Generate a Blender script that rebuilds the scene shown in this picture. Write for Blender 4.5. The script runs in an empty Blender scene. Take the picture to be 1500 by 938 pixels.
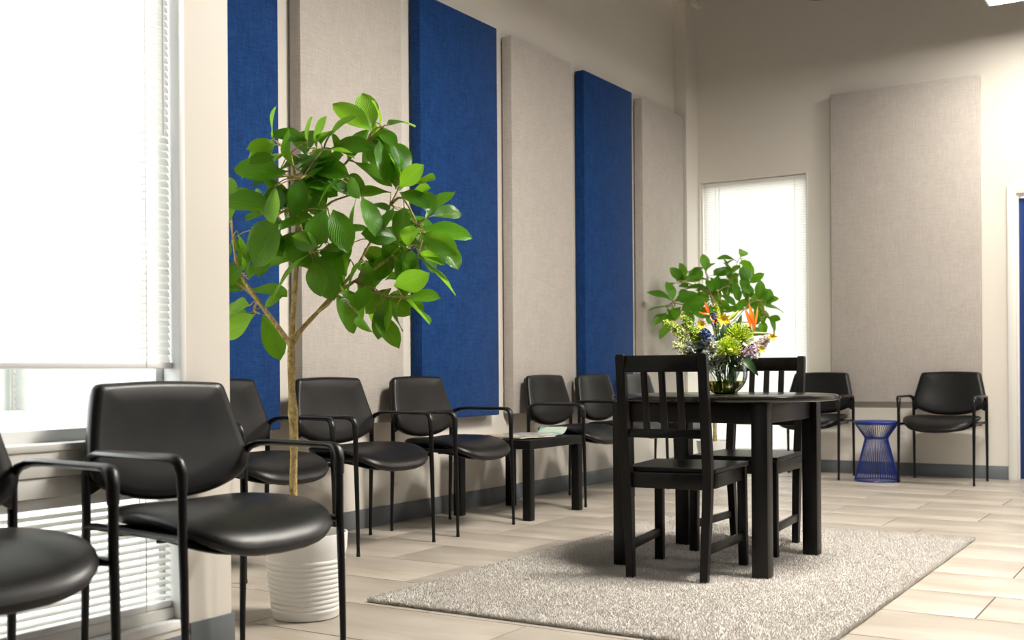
import bpy, bmesh, math, random
from mathutils import Vector, Matrix
import numpy as np

# ------------------------------------------------------------------ camera
SC = bpy.context.scene
COL = SC.collection
PI = math.pi
cam_data = bpy.data.cameras.new('camera')
cam = bpy.data.objects.new('camera', cam_data)
COL.objects.link(cam)
cam.matrix_world = (Matrix.Translation((0, 0, .83)) @ Matrix.Rotation(math.radians(32.0), 4, 'Z')
                    @ Matrix.Rotation(math.radians(90), 4, 'X') @ Matrix.Rotation(math.radians(-.39), 4, 'Z'))
cam_data.sensor_width = 36
cam_data.lens = 1640 / 1500 * 36
cam_data.shift_y = (545 - 469) / 1500
cam_data.clip_start = .05
cam_data.clip_end = 100
cam_data.dof.use_dof = True
cam_data.dof.focus_distance = 4.6
cam_data.dof.aperture_fstop = 4.0
SC.camera = cam

# ------------------------------------------------------------------ sky and exposure
world = bpy.data.worlds.new('sky')
SC.world = world
world.use_nodes = True
bg = world.node_tree.nodes['Background']
bg.inputs[0].default_value = (1, 1, 1, 1)      # bright overcast sky
bg.inputs[1].default_value = 6.0
SC.view_settings.view_transform = 'Standard'
SC.view_settings.look = 'None'
SC.view_settings.exposure = 0.06
SC.view_settings.gamma = 1.0
SC.view_settings.use_curve_mapping = False
LED = 28.0                                          # radiance of the light panels

# ------------------------------------------------------------------ helpers
def S(o, label=None, cat=None, group=None, kind=None):
    if label: o['label'] = label
    if cat: o['category'] = cat
    if group: o['group'] = group
    if kind: o['kind'] = kind
    return o

def empty(name, loc=(0, 0, 0), rz=0, label=None, cat=None, group=None):
    o = bpy.data.objects.new(name, None)
    o.empty_display_size = .05
    COL.objects.link(o)
    o.location = loc
    o.rotation_euler = (0, 0, rz)
    return S(o, label, cat, group)

def link(name, me, mat=None, parent=None):
    o = bpy.data.objects.new(name, me)
    if mat and not me.materials: me.materials.append(mat)
    COL.objects.link(o)
    if parent: o.parent = parent
    return o

def copy_tree(o, parent=None):
    c = o.copy()
    COL.objects.link(c)
    if parent: c.parent = parent
    for ch in list(o.children): copy_tree(ch, c)
    return c

class MB:
    """collects shapes and links them as one mesh object"""
    def __init__(s): s.v = []; s.f = []; s.sm = []
    def add(s, vs, fs, smooth=False):
        n = len(s.v)
        s.v += [tuple(p) for p in vs]
        s.f += [tuple(i + n for i in f) for f in fs]
        s.sm += [smooth] * len(fs)
        return s
    def box(s, x0, x1, y0, y1, z0, z1):
        return s.add([(x, y, z) for z in (z0, z1) for y in (y0, y1) for x in (x0, x1)],
                     [(0, 2, 3, 1), (4, 5, 7, 6), (0, 1, 5, 4), (2, 6, 7, 3), (0, 4, 6, 2), (1, 3, 7, 5)])
    def bbox(s, x0, x1, y0, y1, z0, z1, b=.003):
        """box with chamfered edges"""
        bm = bmesh.new()
        bmesh.ops.create_cube(bm, size=1)
        for v in bm.verts:
            v.co = ((x0 + x1) / 2 + v.co.x * (x1 - x0), (y0 + y1) / 2 + v.co.y * (y1 - y0), (z0 + z1) / 2 + v.co.z * (z1 - z0))
        bmesh.ops.bevel(bm, geom=list(bm.edges), offset=b, segments=2, affect='EDGES', profile=.5)
        bm.verts.index_update()
        s.add([v.co[:] for v in bm.verts], [[v.index for v in f.verts] for f in bm.faces])
        bm.free()
        return s
    def bar(s, p0, p1, w, t, side=(1, 0, 0), b=.003):
        """chamfered bar from p0 to p1; w across along side, t the other way"""
        p0 = Vector(p0); p1 = Vector(p1); d = p1 - p0; L = d.length; d.normalize()
        sd = Vector(side); sd = (sd - d * sd.dot(d)).normalized(); n = d.cross(sd)
        m = MB().bbox(-w / 2, w / 2, -t / 2, t / 2, 0, L, b)
        return s.add([p0 + sd * x + n * y + d * z for x, y, z in m.v], m.f)
    def tube(s, pts, rad, seg=10, flat=None, side=(1, 0, 0), cap=True):
        """sweep along pts; rad per point (or one); flat = half widths along side"""
        pts = [Vector(p) for p in pts]; n = len(pts)
        if not hasattr(rad, '__len__'): rad = [rad] * n
        if flat is None: flat = rad
        vs = []; fs = []; pa = None
        for i, p in enumerate(pts):
            t = (pts[min(i + 1, n - 1)] - pts[max(i - 1, 0)]).normalized()
            ref = Vector(side) if pa is None else pa
            a = ref - t * ref.dot(t)
            if a.length < 1e-4:
                a = Vector((0, 1, 0)) - t * t.y
                if a.length < 1e-4: a = Vector((0, 0, 1)) - t * t.z
            a.normalize(); b = t.cross(a); pa = a
            for k in range(seg):
                q = 2 * PI * k / seg
                vs.append(p + a * math.cos(q) * flat[i] + b * math.sin(q) * rad[i])
        for i in range(n - 1):
            for k in range(seg):
                k2 = (k + 1) % seg
                fs.append((i * seg + k, i * seg + k2, (i + 1) * seg + k2, (i + 1) * seg + k))
        s.add(vs, fs, True)
        if cap:
            m = len(s.v) - n * seg
            s.f += [tuple(range(m + seg - 1, m - 1, -1)), tuple(range(m + (n - 1) * seg, m + n * seg))]
            s.sm += [False, False]
        return s
    def lathe(s, prof, seg=32, c=(0, 0, 0), smooth=True, close=False):
        """prof: list of (r, z); r = 0 at the ends closes it"""
        vs = []; idx = []
        for r, z in prof:
            if r < 1e-6: idx.append([len(vs)]); vs.append((c[0], c[1], c[2] + z))
            else:
                idx.append(list(range(len(vs), len(vs) + seg)))
                vs += [(c[0] + r * math.cos(2 * PI * k / seg), c[1] + r * math.sin(2 * PI * k / seg), c[2] + z) for k in range(seg)]
        fs = []
        rings = list(zip(idx, idx[1:])) + ([(idx[-1], idx[0])] if close else [])
        for a, b in rings:
            for k in range(seg):
                k2 = (k + 1) % seg
                if len(a) == 1 and len(b) == 1: break
                if len(a) == 1: fs.append((a[0], b[k2], b[k]))
                elif len(b) == 1: fs.append((a[k], a[k2], b[0]))
                else: fs.append((a[k], a[k2], b[k2], b[k]))
        return s.add(vs, fs, smooth)
    def pillow(s, outline, prof, xf):
        """stack of scaled outlines; xf(x, y, t) places a point"""
        m = len(outline); vs = []; fs = []
        for sc, t in prof:
            vs += [xf(x * sc, y * sc, t) for x, y in outline]
        n = len(prof)
        for i in range(n - 1):
            for k in range(m):
                k2 = (k + 1) % m
                fs.append((i * m + k, i * m + k2, (i + 1) * m + k2, (i + 1) * m + k))
        c0 = len(vs); vs.append(xf(0, 0, prof[0][1])); c1 = len(vs); vs.append(xf(0, 0, prof[-1][1]))
        for k in range(m):
            k2 = (k + 1) % m
            fs.append((c0, k2, k)); fs.append((c1, (n - 1) * m + k, (n - 1) * m + k2))
        return s.add(vs, fs, True)
    def mesh(s, name, mat=None):
        me = bpy.data.meshes.new(name)
        me.from_pydata(s.v, [], s.f)
        me.polygons.foreach_set('use_smooth', s.sm)
        if mat: me.materials.append(mat)
        me.update()
        me.set_sharp_from_angle(angle=.75)
        return me
    def build(s, name, mat, parent=None):
        return link(name, s.mesh(name, mat), None, parent)

def chaikin(p, n):
    for _ in range(n):
        q = []
        for i in range(len(p)):
            a = p[i]; b = p[(i + 1) % len(p)]
            q += [(a[0] * .75 + b[0] * .25, a[1] * .75 + b[1] * .25), (a[0] * .25 + b[0] * .75, a[1] * .25 + b[1] * .75)]
        p = q
    return p

# ------------------------------------------------------------------ materials
class NT:
    def __init__(s, name):
        s.m = bpy.data.materials.new(name); s.m.use_nodes = True
        s.t = s.m.node_tree; s.p = s.t.nodes['Principled BSDF']; s.out = s.t.nodes['Material Output']
    def n(s, typ, ins=None, **kw):
        o = s.t.nodes.new(typ)
        for k, v in kw.items(): setattr(o, k, v)
        for k, v in (ins or {}).items():
            if hasattr(v, 'is_output'): s.t.links.new(v, o.inputs[k])
            else: o.inputs[k].default_value = v
        return o
    def set(s, **kw):
        for k, v in kw.items():
            k = k.replace('_', ' ')
            if hasattr(v, 'is_output'): s.t.links.new(v, s.p.inputs[k])
            else: s.p.inputs[k].default_value = v
        return s
    def coord(s, scale=(1, 1, 1), kind='Object', loc=None):
        tc = s.n('ShaderNodeTexCoord')
        mp = s.n('ShaderNodeMapping', {'Vector': tc.outputs[kind], 'Scale': scale})
        if loc is not None: s.t.links.new(loc, mp.inputs['Location'])
        return mp.outputs[0]
    def noise(s, scale, detail=3, vec=None, rough=.55):
        ins = {'Scale': scale, 'Detail': detail, 'Roughness': rough}
        if vec is not None: ins['Vector'] = vec
        return s.n('ShaderNodeTexNoise', ins).outputs['Fac']
    def ramp(s, fac, stops):
        r = s.n('ShaderNodeValToRGB', {'Fac': fac})
        e = r.color_ramp.elements
        e[0].position, e[0].color = stops[0][0], (*stops[0][1], 1)
        e[1].position, e[1].color = stops[-1][0], (*stops[-1][1], 1)
        for p, c in stops[1:-1]:
            x = e.new(p); x.color = (*c, 1)
        return r.outputs[0]
    def mix(s, fac, a, b, mode='MIX'):
        o = s.n('ShaderNodeMix', data_type='RGBA', blend_type=mode)
        for k, v in ((0, fac), (6, a), (7, b)):
            if hasattr(v, 'is_output'): s.t.links.new(v, o.inputs[k])
            else: o.inputs[k].default_value = v if not isinstance(v, tuple) else (*v, 1)[:4]
        return o.outputs[2]
    def bump(s, h, strength=.2, dist=.01):
        b = s.n('ShaderNodeBump', {'Height': h, 'Strength': strength, 'Distance': dist})
        s.t.links.new(b.outputs[0], s.p.inputs['Normal'])
        return s

def plain(name, col, rough=.5, metal=0, spec=.5):
    return NT(name).set(Base_Color=(*col, 1), Roughness=rough, Metallic=metal, Specular_IOR_Level=spec).m

def m_wall():
    t = NT('wall_paint'); v = t.coord()
    t.set(Base_Color=t.ramp(t.noise(1.3, 4, v), [(.3, (.735, .690, .618)), (.7, (.760, .715, .645))]), Roughness=.62)
    return t.bump(t.noise(160, 2, v), .06, .002).m
def m_fabric(name, dark, light):
    t = NT(name)
    a = t.noise(1, 4, t.coord((16, 16, 260)), .75); b = t.noise(1, 4, t.coord((240, 240, 14)), .75)
    c = t.noise(1, 2, t.coord((9, 9, 7)))
    s = t.n('ShaderNodeMath', {0: a, 1: b}, operation='ADD').outputs[0]
    s = t.n('ShaderNodeMath', {0: s, 1: .5}, operation='MULTIPLY').outputs[0]
    s = t.n('ShaderNodeMath', {0: c, 1: .12, 2: s}, operation='MULTIPLY_ADD').outputs[0]
    t.set(Base_Color=t.ramp(s, [(.38, dark), (.74, light)]), Roughness=.95, Specular_IOR_Level=.1)
    t.set(Sheen_Weight=.08)
    return t.bump(s, .35, .002).m
def m_vinyl():
    t = NT('black_vinyl'); v = t.coord()
    n = t.noise(420, 2, v); w = t.noise(9, 3, v)
    t.set(Base_Color=t.ramp(w, [(.3, (.0055, .005, .005)), (.7, (.009, .0085, .008))]), Roughness=.36, Specular_IOR_Level=.29)
    return t.bump(n, .16, .0012).m
def m_wood():
    t = NT('black_brown_wood')
    a = t.noise(1, 5, t.coord((45, 45, 5)), .6)
    t.set(Base_Color=t.ramp(a, [(.3, (.002, .0017, .0015)), (.7, (.007, .0055, .0046))]), Roughness=.36, Specular_IOR_Level=.22)
    return t.bump(a, .12, .002).m
def m_tabletop():
    t = NT('black_brown_tabletop')
    a = t.noise(1, 5, t.coord((5, 60, 60)), .6)
    t.set(Base_Color=t.ramp(a, [(.3, (.005, .004, .0035)), (.7, (.014, .011, .009))]), Roughness=.22)
    return t.bump(a, .08, .001).m
def m_tile():
    t = NT('porcelain_tile')
    oi = t.n('ShaderNodeObjectInfo')
    off = t.n('ShaderNodeCombineXYZ', {0: t.n('ShaderNodeMath', {0: oi.outputs['Random'], 1: 37.}, operation='MULTIPLY').outputs[0]}).outputs[0]
    st = t.noise(1, 4, t.coord((1.6, 7, 5), loc=off), .6)
    fine = t.noise(1, 3, t.coord((14, 60, 30), loc=off), .6)
    base = t.ramp(st, [(.30, (.33, .285, .228)), (.5, (.425, .378, .322)), (.70, (.50, .455, .40))])
    base = t.mix(.12, base, t.ramp(fine, [(.3, (.30, .26, .20)), (.7, (.50, .45, .39))]))
    br = t.n('ShaderNodeMapRange', {0: oi.outputs['Random'], 3: .95, 4: 1.04}).outputs[0]
    base = t.mix(1., base, t.n('ShaderNodeCombineColor', {0: br, 1: br, 2: br}).outputs[0], 'MULTIPLY')
    rg = t.n('ShaderNodeMapRange', {0: st, 3: .30, 4: .42}).outputs[0]
    t.set(Base_Color=base, Roughness=rg, Specular_IOR_Level=.5)
    return t.bump(fine, .05, .001).m
def m_rug():
    t = NT('rug_wool'); v = t.coord()
    a = t.noise(420, 2, v, .8); b = t.noise(3.2, 5, t.coord((1, .8, 1)), .65)
    s = t.n('ShaderNodeMath', {0: b, 1: .45, 2: a}, operation='MULTIPLY_ADD').outputs[0]
    c = t.ramp(s, [(.40, (.41, .385, .355)), (.62, (.545, .515, .48)), (.88, (.65, .625, .59))])
    t.set(Base_Color=c, Roughness=1., Specular_IOR_Level=.05, Sheen_Weight=.15)
    return t.m
def m_leaf(name, dark, light, back):
    t = NT(name)
    oi = t.n('ShaderNodeObjectInfo')
    uv = t.n('ShaderNodeTexCoord').outputs['UV']
    sx = t.n('ShaderNodeSeparateXYZ', {0: uv})
    au = t.n('ShaderNodeMath', {0: sx.outputs[0], 1: .5}, operation='SUBTRACT').outputs[0]
    au = t.n('ShaderNodeMath', {0: au}, operation='ABSOLUTE').outputs[0]
    mid = t.n('ShaderNodeMapRange', {0: au, 1: .0, 2: .035, 3: 1., 4: 0.}).outputs[0]
    ph = t.n('ShaderNodeMath', {0: au, 1: -1.1, 2: sx.outputs[1]}, operation='MULTIPLY_ADD').outputs[0]
    wv = t.n('ShaderNodeMath', {0: ph, 1: 62.}, operation='MULTIPLY').outputs[0]
    wv = t.n('ShaderNodeMath', {0: wv}, operation='SINE').outputs[0]
    vein = t.n('ShaderNodeMapRange', {0: wv, 1: .75, 2: 1., 3: 0., 4: .55}).outputs[0]
    vs = t.n('ShaderNodeMath', {0: mid, 1: vein}, operation='MAXIMUM').outputs[0]
    base = t.mix(oi.outputs['Random'], dark, light)
    base = t.mix(t.n('ShaderNodeMath', {0: vs, 1: .55}, operation='MULTIPLY').outputs[0], base, (.19, .34, .05))
    geo = t.n('ShaderNodeNewGeometry')
    base = t.mix(t.n('ShaderNodeMath', {0: geo.outputs['Backfacing'], 1: .6}, operation='MULTIPLY').outputs[0], base, back)
    t.set(Base_Color=base, Roughness=.32, Specular_IOR_Level=.35)
    t.bump(wv, .3, .004)
    tr = t.n('ShaderNodeBsdfTranslucent', {'Color': (.34, .70, .03, 1)})
    mx = t.n('ShaderNodeMixShader', {0: .34, 1: t.p.outputs[0], 2: tr.outputs[0]})
    t.t.links.new(mx.outputs[0], t.out.inputs[0])
    return t.m
def m_bark():
    t = NT('pale_bark'); v = t.coord((1, 1, .6))
    a = t.noise(70, 5, v, .7)
    vo = t.n('ShaderNodeTexVoronoi', {'Vector': v, 'Scale': 130.}).outputs['Distance']
    c = t.ramp(a, [(.3, (.20, .13, .045)), (.5, (.46, .34, .13)), (.72, (.68, .55, .28))])
    c = t.mix(t.n('ShaderNodeMapRange', {0: vo, 1: .12, 2: .3, 3: .75, 4: 0.}).outputs[0], c, (.07, .045, .02))
    t.set(Base_Color=c, Roughness=.75)
    return t.bump(a, .6, .008).m
def m_blind():
    t = NT('blind_slat')
    t.set(Base_Color=(.86, .86, .84, 1), Roughness=.45)
    tr = t.n('ShaderNodeBsdfTranslucent', {'Color': (.85, .84, .80, 1)})
    mx = t.n('ShaderNodeMixShader', {0: .30, 1: t.p.outputs[0], 2: tr.outputs[0]})
    t.t.links.new(mx.outputs[0], t.out.inputs[0])
    return t.m
def m_pane():
    t = NT('window_glass')
    tr = t.n('ShaderNodeBsdfTransparent', {'Color': (.95, .97, .96, 1)})
    gl = t.n('ShaderNodeBsdfGlossy', {'Roughness': .02})
    lw = t.n('ShaderNodeLayerWeight', {'Blend': .5}).outputs['Facing']
    fr = t.n('ShaderNodeMath', {0: lw, 1: 5.}, operation='POWER').outputs[0]
    fr = t.n('ShaderNodeMath', {0: fr, 1: .85, 2: .04}, operation='MULTIPLY_ADD')
    mx = t.n('ShaderNodeMixShader', {0: fr.outputs[0], 1: tr.outputs[0], 2: gl.outputs[0]})
    t.t.links.new(mx.outputs[0], t.out.inputs[0])
    return t.m
def m_glow(name, col, s):
    t = NT(name)
    e = t.n('ShaderNodeEmission', {'Color': (*col, 1), 'Strength': s})
    t.t.links.new(e.outputs[0], t.out.inputs[0])
    return t.m
def m_clear(name, col, ior, rough=0.):
    t = NT(name)
    g = t.n('ShaderNodeBsdfGlass', {'Color': (*col, 1), 'IOR': ior, 'Roughness': rough})
    t.t.links.new(g.outputs[0], t.out.inputs[0])
    return t.m
def m_print(name, cols, scale):
    t = NT(name)
    vo = t.n('ShaderNodeTexVoronoi', {'Vector': t.coord((scale, scale * .7, 1)), 'Scale': 1.}, distance='CHEBYCHEV').outputs['Color']
    g = t.n('ShaderNodeSeparateColor', {0: vo}).outputs[0]
    t.set(Base_Color=t.ramp(g, [(i / (len(cols) - 1), c) for i, c in enumerate(cols)]), Roughness=.28)
    return t.m

M_WALL = m_wall()
M_CEIL = plain('ceiling_deck', (.05, .048, .045), .9)
M_UNSEEN = plain('dark_unseen_wall', (.10, .13, .20), .7)  # unseen walls darkened to cut bounced light and deepen shadows
M_BASE = plain('grey_vinyl_base', (.135, .150, .162), .42)
M_BLUE = m_fabric('blue_linen', (.0022, .015, .075), (.015, .074, .245))
M_BEIGE = m_fabric('beige_linen', (.400, .360, .325), (.600, .555, .510))
M_VINYL = m_vinyl()
M_METAL = plain('black_metal', (.004, .004, .0045), .30, 0, .32)
M_PLAST = plain('black_plastic', (.007, .007, .0075), .36, 0, .4)
M_WOOD = m_wood()
M_TOP = m_tabletop()
M_LACK = plain('black_lacquer', (.003, .003, .003), .42, 0, .22)
M_TILE = m_tile()
M_GROUT = plain('grout', (.12, .10, .08), .9)
M_RUG = m_rug()
M_TRIM = plain('white_trim', (.80, .785, .74), .4)
M_VINYLW = plain('white_vinyl_frame', (.84, .84, .83), .35)
M_DOOR = plain('blue_door', (.008, .035, .16), .35)
M_BLIND = m_blind()
M_PANE = m_pane()
M_LED = m_glow('light_panel_glow', (1., .94, .85), LED)
M_LED3 = m_glow('added_fill_panel_glow', (1., .94, .85), LED * 1.1)  # glow of the added fill panel
M_LED2 = m_glow('bright_light_panel_glow', (1., .94, .85), LED * 4.3)
M_FIX = plain('fixture_white', (.75, .74, .72), .4)
M_POT = plain('white_pot', (.86, .855, .84), .38)
M_SOIL = plain('soil', (.035, .024, .016), .95)
M_LEAF1 = m_leaf('leaf_green', (.014, .085, .005), (.070, .26, .008), (.085, .25, .02))
M_LEAF2 = m_leaf('leaf_yellow_green', (.13, .36, .01), (.22, .48, .02), (.20, .42, .03))  # backlit leaves: light coming through is put into the tint
M_BARK = m_bark()
M_WIRE = plain('cobalt_wire', (.005, .028, .225), .36)
M_PAPER = plain('paper', (.78, .77, .74), .5)
M_GROUND = plain('outside_paving', (.15, .112, .066), .9)
M_SIDING = plain('white_siding', (.80, .80, .79), .7)
M_CORD = plain('blind_cord', (.62, .62, .60), .8)
M_OUTLET = plain('outlet_plastic', (.80, .78, .74), .35)
M_YELLOW = plain('yellow_tag', (.75, .55, .03), .5)
M_GLASS = m_clear('vase_glass', (.98, 1., .99), 1.45)
M_WATER = m_clear('vase_water', (.95, .90, .45), 1.33)

# ------------------------------------------------------------------ room
XL, YB, XW, YR = -3.85, 9.03, -2.54, 2.44       # panel wall, far wall, window wall, return wall
XR, YF, ZC = 4.0, -4.0, 4.4

floor = S(MB().box(XL - .2, XR + .2, YF - .2, YB + 1.0, -.06, -.003).build('floor', M_GROUT), kind='structure')
tile_rows = []; tile_far = MB()
tile_cache = {}
def tile_mesh(w, d):
    k = (round(w, 3), round(d, 3))
    if k not in tile_cache:
        tile_cache[k] = MB().bbox(-w / 2, w / 2, -d / 2, d / 2, -.012, 0, .0012).mesh('tile', M_TILE)
    return tile_cache[k]
TW, TD, GR = .82, .42, .006
phase = {}
for k in range(-17, 15):
    y0 = 3.12 + k * TD
    ph = -1.49 if k % 2 == 0 else -1.08
    if k in (5,): ph = -1.49
    if k == 6: ph = -1.28
    if k >= 7: ph = -1.49 if k % 2 == 1 else -1.08
    y1 = min(y0 + TD, YB)
    if y0 >= YB - .02: continue
    x = ph - 4 * TW
    while x < XR:
        x0, x1 = max(x, XL), min(x + TW, XR); x += TW
        if x1 - x0 < .04 or (y1 < YR and x1 < XW - .3): continue
        a, b, c, d = x0 + GR / 2, x1 - GR / 2, y0 + GR / 2, y1 - GR / 2
        if y0 > 1.2 and x0 < 1.6 and y0 > x0 * .75 + 1.0:
            o = link('tile', tile_mesh(b - a, d - c), None, floor)
            o.location = ((a + b) / 2, (c + d) / 2, 0)
        else:
            tile_far.bbox(a, b, c, d, -.012, 0, .0012)
S(tile_far.build('outer_tiles', M_TILE, floor), kind='stuff')

def structure(mb, name, mat, parent=None):
    o = mb.build(name, mat, parent)
    if not parent: S(o, kind='structure')
    return o

structure(MB().box(XL - .15, XL, YR - .14, YB + .15, -.05, ZC), 'wall_left', M_WALL)
# far wall with window and door holes
WX0, WX1, WZ0, WZ1 = -3.725, -2.785, .135, 2.44
DX0, DX1, DZ1 = -1.222, -.30, 2.125
w = MB()
w.box(XL, WX0, YB, YB + .16, -.05, ZC).box(WX0, WX1, YB, YB + .16, -.05, WZ0).box(WX0, WX1, YB, YB + .16, WZ1, ZC)
w.box(WX1, DX0, YB, YB + .16, -.05, ZC).box(DX0, DX1, YB, YB + .16, DZ1, ZC).box(DX1, XR, YB, YB + .16, -.05, ZC)
structure(w, 'wall_back', M_WALL)
# window wall (tall opening, two lights) and the return wall behind it
NY0, NY1, NZ0, NZ1 = .72, 2.268, .105, 2.44
w = MB()
w.box(XW - .15, XW, YF, NY0, -.05, ZC).box(XW - .15, XW, NY1, YR, -.05, ZC)
w.box(XW - .15, XW, NY0, NY1, -.05, NZ0).box(XW - .15, XW, NY0, NY1, NZ1, ZC)
structure(w, 'wall_window', M_WALL)
RX0, RX1, RZ0 = -3.53, -2.86, .66
w = MB()
w.box(XL, RX0, YR - .13, YR, -.05, ZC).box(RX1, XW - .15, YR - .13, YR, -.05, ZC)
w.box(RX0, RX1, YR - .13, YR, -.05, RZ0).box(RX0, RX1, YR - .13, YR, 2.44, ZC)
structure(w, 'wall_return', M_WALL)
w = MB().box(XL - .15, RX0, YR - .15, YR - .13, -.3, ZC).box(RX1, XW - .15, YR - .15, YR - .13, -.3, ZC)
w.box(RX0, RX1, YR - .15, YR - .13, -.3, RZ0).box(RX0, RX1, YR - .15, YR - .13, 2.44, ZC)
structure(w, 'wall_return_outside', M_SIDING)
structure(MB().box(XR, XR + .15, YF - .15, YB + .15, -.05, ZC), 'wall_right', M_UNSEEN)
structure(MB().box(XW - .15, XR, YF - .15, YF, -.05, ZC), 'wall_front', M_UNSEEN)
structure(MB().box(XL - .15, XR + .15, YR - .15, YB + .16, ZC, ZC + .12).box(XW - .15, XR + .15, YF - .15, YR - .15, ZC, ZC + .12), 'ceiling', M_CEIL)
# corner pilaster, beam along the panel wall and its bracket
structure(MB().box(XL, -3.742, 8.785, YB, 0, ZC), 'trim_1', M_WALL)
structure(MB().box(XL, XL + .10, YR, 8.785, 3.945, 4.10), 'trim_2', M_WALL)
structure(MB().box(-3.742, -3.69, YB - .12, YB, 3.945, ZC), 'trim_3', M_WALL)
structure(MB().box(XL - .15, XW - .15, -6, YR - .15, -.34, -.3).box(-14, XL - .15, -8, 18, -.34, -.3).box(XL - .15, 8, YB + 1.0, 18, -.34, -.3), 'ground', M_GROUND)

# baseboards
def base_seg(name, x0, x1, y0, y1):
    structure(MB().bbox(x0, x1, y0, y1, 0, .1016, .002), name, M_BASE)
base_seg('baseboard_left', XL, XL + .008, YR, 8.785)
base_seg('baseboard_back', -3.742, -1.284, YB - .008, YB)
base_seg('baseboard_window', XW, XW + .008, NY1 + .006, YR + .008)
base_seg('baseboard_window_2', XW, XW + .008, YF, NY1 + .004)
bpy.data.objects['baseboard_window_2'].scale.z = .72
base_seg('baseboard_return', XL, XW, YR, YR + .008)
base_seg('baseboard_pilaster', XL, -3.734, 8.777, 8.785)

# ------------------------------------------------------------------ windows
def frame_ring(mb, axis, a0, a1, z0, z1, d0, d1, t):
    """rectangular frame; axis 'y': runs along y at x d0..d1, axis 'x': runs along x at y d0..d1"""
    def bx(p0, p1, q0, q1):
        if axis == 'y': mb.bbox(d0, d1, p0, p1, q0, q1, .003)
        else: mb.bbox(p0, p1, d0, d1, q0, q1, .003)
    bx(a0, a0 + t, z0, z1); bx(a1 - t, a1, z0, z1); bx(a0 + t, a1 - t, z0, z0 + t); bx(a0 + t, a1 - t, z1 - t, z1)
    return mb

# near window: upper light, sill, band, lower light
win1 = structure(frame_ring(MB(), 'y', NY0, NY1, .64, NZ1, -2.655, -2.615, .045), 'window_1', M_VINYLW)
MB().box(-2.638, -2.632, NY0 + .04, NY1 - .04, .68, NZ1 - .04).build('pane', M_PANE, win1)
MB().bbox(-2.62, -2.543, NY0 + .022, NY1 - .022, .632, .652, .004).build('sill', M_TRIM, win1)
MB().bbox(-2.66, -2.548, NY0 + .022, NY1 - .022, .566, .632, .003).build('mullion', M_TRIM, win1)
MB().bbox(-2.66, -2.553, NY0 + .022, NY1 - .022, .512, .564, .003).build('mullion', M_TRIM, win1)
lin = MB().bbox(-2.61, -2.538, NY1 - .022, NY1, .105, NZ1, .002).bbox(-2.61, -2.538, NY0, NY0 + .022, .105, NZ1, .002)
lin.build('jamb_liner', M_VINYLW, win1)
win2 = structure(frame_ring(MB(), 'y', NY0, NY1, .105, .515, -2.655, -2.615, .04), 'window_2', M_VINYLW)
MB().box(-2.638, -2.632, NY0 + .04, NY1 - .04, .14, .48).build('pane', M_PANE, win2)
MB().bbox(-2.615, -2.535, NY0, NY1, .092, .118, .004).build('sill', M_VINYLW, win2)
MB().bbox(-2.612, -2.57, NY0 + .02, NY1 - .022, .118, .150, .003).build('sill_stop', M_TRIM, win2)
# far window
win3 = structure(frame_ring(MB(), 'x', WX0, WX1, WZ0, WZ1, YB + .09, YB + .13, .045), 'window_3', M_VINYLW)
MB().box(WX0 + .04, WX1 - .04, YB + .107, YB + .113, WZ0 + .04, WZ1 - .04).build('pane', M_PANE, win3)
MB().bbox(WX0, WX1, YB - .012, YB + .09, WZ0 - .008, WZ0 + .012, .003).build('sill', M_TRIM, win3)
MB().bbox(WX1 - .014, WX1, YB - .004, YB + .09, WZ0, WZ1, .002).bbox(WX0, WX0 + .012, YB + .03, YB + .09, WZ0, WZ1, .002).build('jamb_liner', M_TRIM, win3)
# window in the return wall, seen from outside through the near window
win4 = structure(frame_ring(MB(), 'x', RX0, RX1, RZ0, 2.44, YR - .15, YR - .10, .05), 'window_4', M_VINYLW)
MB().box(RX0 + .04, RX1 - .04, YR - .128, YR - .122, RZ0 + .04, 2.40).build('pane', M_PANE, win4)
MB().bbox(RX0 - .03, RX1 + .03, YR - .20, YR - .15, RZ0 - .03, RZ0, .004).build('outer_sill', M_VINYLW, win4)

def slat_mesh(L, w=.025, tilt=70, n=4):
    """curved blind slat along local X, tilted about X (degrees from flat)"""
    vs = []; fs = []
    a = math.radians(tilt)
    for i in range(n + 1):
        t = i / n - .5
        y, z = t * w, .0028 * (1 - 4 * t * t)
        y, z = y * math.cos(a) - z * math.sin(a), y * math.sin(a) + z * math.cos(a)
        vs += [(-L / 2, y, z), (L / 2, y, z)]
    for i in range(n): fs.append((2 * i, 2 * i + 1, 2 * i + 3, 2 * i + 2))
    return MB().add(vs, fs, True).mesh('slat', M_BLIND)

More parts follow.
